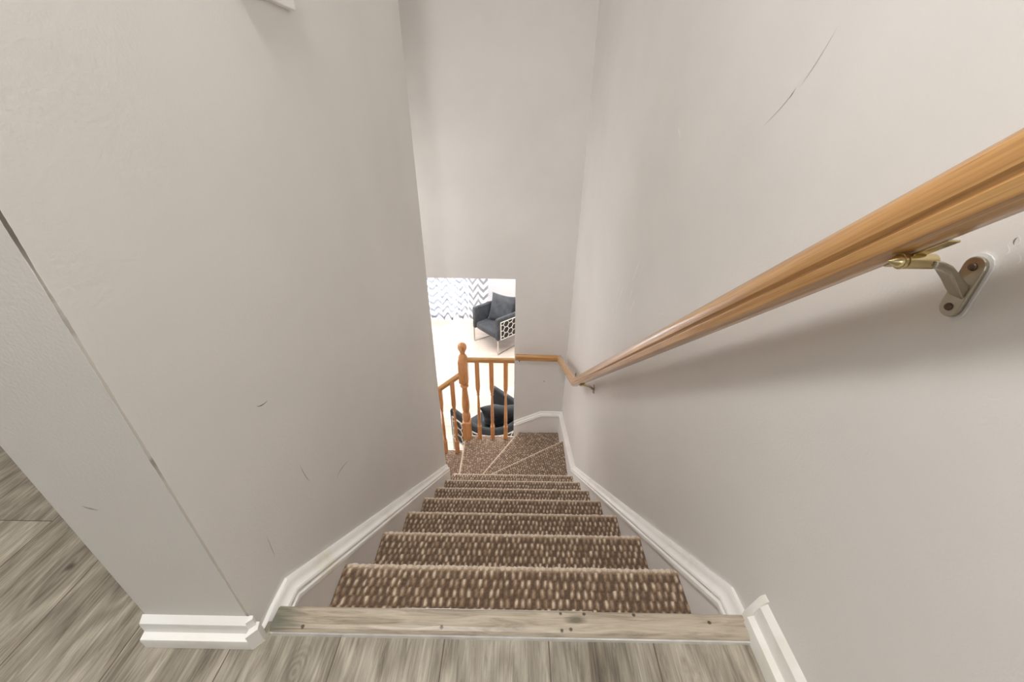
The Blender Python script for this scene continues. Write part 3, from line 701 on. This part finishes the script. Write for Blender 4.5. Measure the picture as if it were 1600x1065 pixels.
def pillow(loc, rot, label, vel, s=.40, t=.13):
    n = 22; V = []; F = []
    for side in (1, -1):
        for i in range(n+1):
            for j in range(n+1):
                a, c = 2*i/n-1, 2*j/n-1
                pin = 1-.10*(1-abs(a)**2)*abs(c)**3-.0*abs(a); pin2 = 1-.10*(1-abs(c)**2)*abs(a)**3
                x = a*pin2*s/2; y = c*pin*s/2
                hgt = t/2*max(0, (1-a**4)*(1-c**4))**.55
                hgt *= 1+.10*math.sin(7*a+3*c)*math.cos(5*c)
                V.append((x, y, side*hgt))
    k = (n+1)**2
    for sd in (0, 1):
        for i in range(n):
            for j in range(n):
                q = (sd*k+i*(n+1)+j, sd*k+(i+1)*(n+1)+j, sd*k+(i+1)*(n+1)+j+1, sd*k+i*(n+1)+j+1); F.append(q if sd == 0 else q[::-1])
    o = mesh_obj('throw_pillow', V, F, vel, smooth=True)
    bm = bmesh.new(); bm.from_mesh(o.data); bmesh.ops.remove_doubles(bm, verts=bm.verts[:], dist=.0004); bmesh.ops.recalc_face_normals(bm, faces=bm.faces[:]); bm.to_mesh(o.data); bm.free()
    o.location = loc; o.rotation_euler = rot; tag(o, label, 'pillow'); return o
def chair_pt(org, rz, x, y, z):
    c, s = math.cos(rz), math.sin(rz); return (org[0]+x*c-y*s, org[1]+x*s+y*c, ZF+z)
# local: chair front is -y, back is +y; pillow stands on the seat leaning on the back
pillow(chair_pt((-.487, 5.68), ZR(-47.5), -.03, .40, .385+.21), (ZR(68), ZR(0), ZR(-26)), 'slate velvet throw pillow leaning in the armchair by the curtains', M_velvet, .47)
pillow((-.125, 3.37, ZF+.53), (ZR(60), ZR(0), ZR(180)), 'black velvet throw pillow in the armchair behind the balustrade', M_velvet2, .47, .15)

# ------------------------------------------------------------------ curtains
def curtain(name, x0, x1, y, zt, zb, mt, folds, amp, label, ph=0.):
    nx = int((x1-x0)/.012); nz_ = 24; V = []; F = []; UV = []
    for j in range(nz_+1):
        f = j/nz_; z = zb+(zt-zb)*f
        for i in range(nx+1):
            t = i/nx; x = x0+(x1-x0)*t; w = amp*(1-.25*f)
            V.append((x+.006*math.sin(9*f+t*5), y+w*math.sin(2*PI*folds*t+ph)+.3*w*math.sin(4.7*PI*folds*t+2*f), z+(.012*math.sin(2*PI*folds*t+ph) if j == 0 else 0)))
            UV.append((x*1.25, z))
    for j in range(nz_):
        for i in range(nx): a = j*(nx+1)+i; F.append((a, a+1, a+nx+2, a+nx+1))
    o = mesh_obj(name, V, F, mt, uvs=UV, smooth=True); s = o.modifiers.new('cloth', 'SOLIDIFY'); s.thickness = .0012
    tag(o, label, 'curtain'); return o
curtain('curtain', -2.6, -1.15, 6.70, -.34, ZF+.012, M_chev_sheer, 11, .022, 'sunlit white chevron curtain panel, leftmost across the window')
curtain('curtain', -1.12, -.87, 6.71, -.34, ZF+.012, M_chev_sheer, 3, .02, 'narrow sunlit chevron curtain panel between its two neighbours')
curtain('curtain', -.86, -.50, 6.68, -.34, ZF+.012, M_chev, 2.6, .022, 'grey and white chevron drape at the right end, beside the armchair')
m = MB(); m.tube([(-2.8, 6.70, -.32), (-.40, 6.70, -.32)], .013, 12); tag(m.build('curtain_rod', M_chrome), 'metal curtain rod above the chevron curtains', 'curtain rod')

# ------------------------------------------------------------------ lights
def area(name, loc, target, sx, sy, power, col=(1, 1, 1)):
    l = bpy.data.lights.new(name, 'AREA'); l.shape = 'RECTANGLE'; l.size = sx; l.size_y = sy; l.energy = power; l.color = col
    o = bpy.data.objects.new(name, l); C.objects.link(o); o.location = loc
    o.rotation_euler = (Vector(target)-Vector(loc)).to_track_quat('-Z', 'Y').to_euler(); return o
area('ceiling_fill', (.12, 1.4, 2.93), (.0, 1.4, 0), .5, 1.5, 8, (1, .99, .96))  # added fill, no fixture: evens the light down the stairwell walls
area('hall_fill', (-.29, .10, 1.80), (.2, 1.0, -.8), .2, .2, 16, (1, .99, .97))  # unseen fill added for the side walls; also casts the handrail shadow
area('rear_fill', (.05, -2.5, .85), (-.0, 0, -.1), .9, 1.5, 13, (.99, .99, 1))  # broad fill added behind the camera; the rear wall has no window
area('left_room_fill', (-2.2, .3, 2.9), (-2.2, .3, 0), .8, .8, 20, (1, .985, .95))  # unseen fill added for the floor of the left room
area('stairwell_fill', (-1.7, 2.25, .1), (0, 2.2, -1.3), .8, 1.4, 16, (1, .985, .98))  # added fill in the void, brightens winders and lower walls; no lamp modelled
area('living_fill', (-.6, 4.9, -.30), (-.6, 4.9, -2), 2.6, 2.2, 125, (1, .985, .97))  # unseen fill added to brighten the living room floor and chairs
area('daylight', (-1.6, 7.25, -1.5), (-1.3, 5, -1.6), 2.0, 2.2, 720, (.97, .985, 1))
wd = bpy.data.worlds.new('World'); bpy.context.scene.world = wd; wd.use_nodes = True
wd.node_tree.nodes['Background'].inputs[0].default_value = (.85, .92, 1, 1); wd.node_tree.nodes['Background'].inputs[1].default_value = 1.0

# ------------------------------------------------------------------ camera
f = 622.7185633; r = Vector((0.99987184, 0.01328814, 0.00892854)); u = Vector((-0.01436982, 0.49909388, 0.86642876)); fw = Vector((-0.00705705, 0.86644603, -0.49922087))
cam = bpy.data.cameras.new('camera'); co = bpy.data.objects.new('camera', cam); C.objects.link(co)
cam.sensor_width = 36; cam.lens = 36*f/1600; cam.clip_start = .01
M = Matrix((r, u, -fw)).transposed().to_4x4(); M.translation = Vector((0, 0, 0.7568569918)); co.matrix_world = M
sc = bpy.context.scene; sc.camera = co
sc.view_settings.view_transform = 'Standard'; sc.view_settings.look = 'None'; sc.view_settings.gamma = 1; sc.view_settings.use_curve_mapping = False
sc.cycles.max_bounces = 14; sc.cycles.diffuse_bounces = 9
sc.view_settings.exposure = 0.0
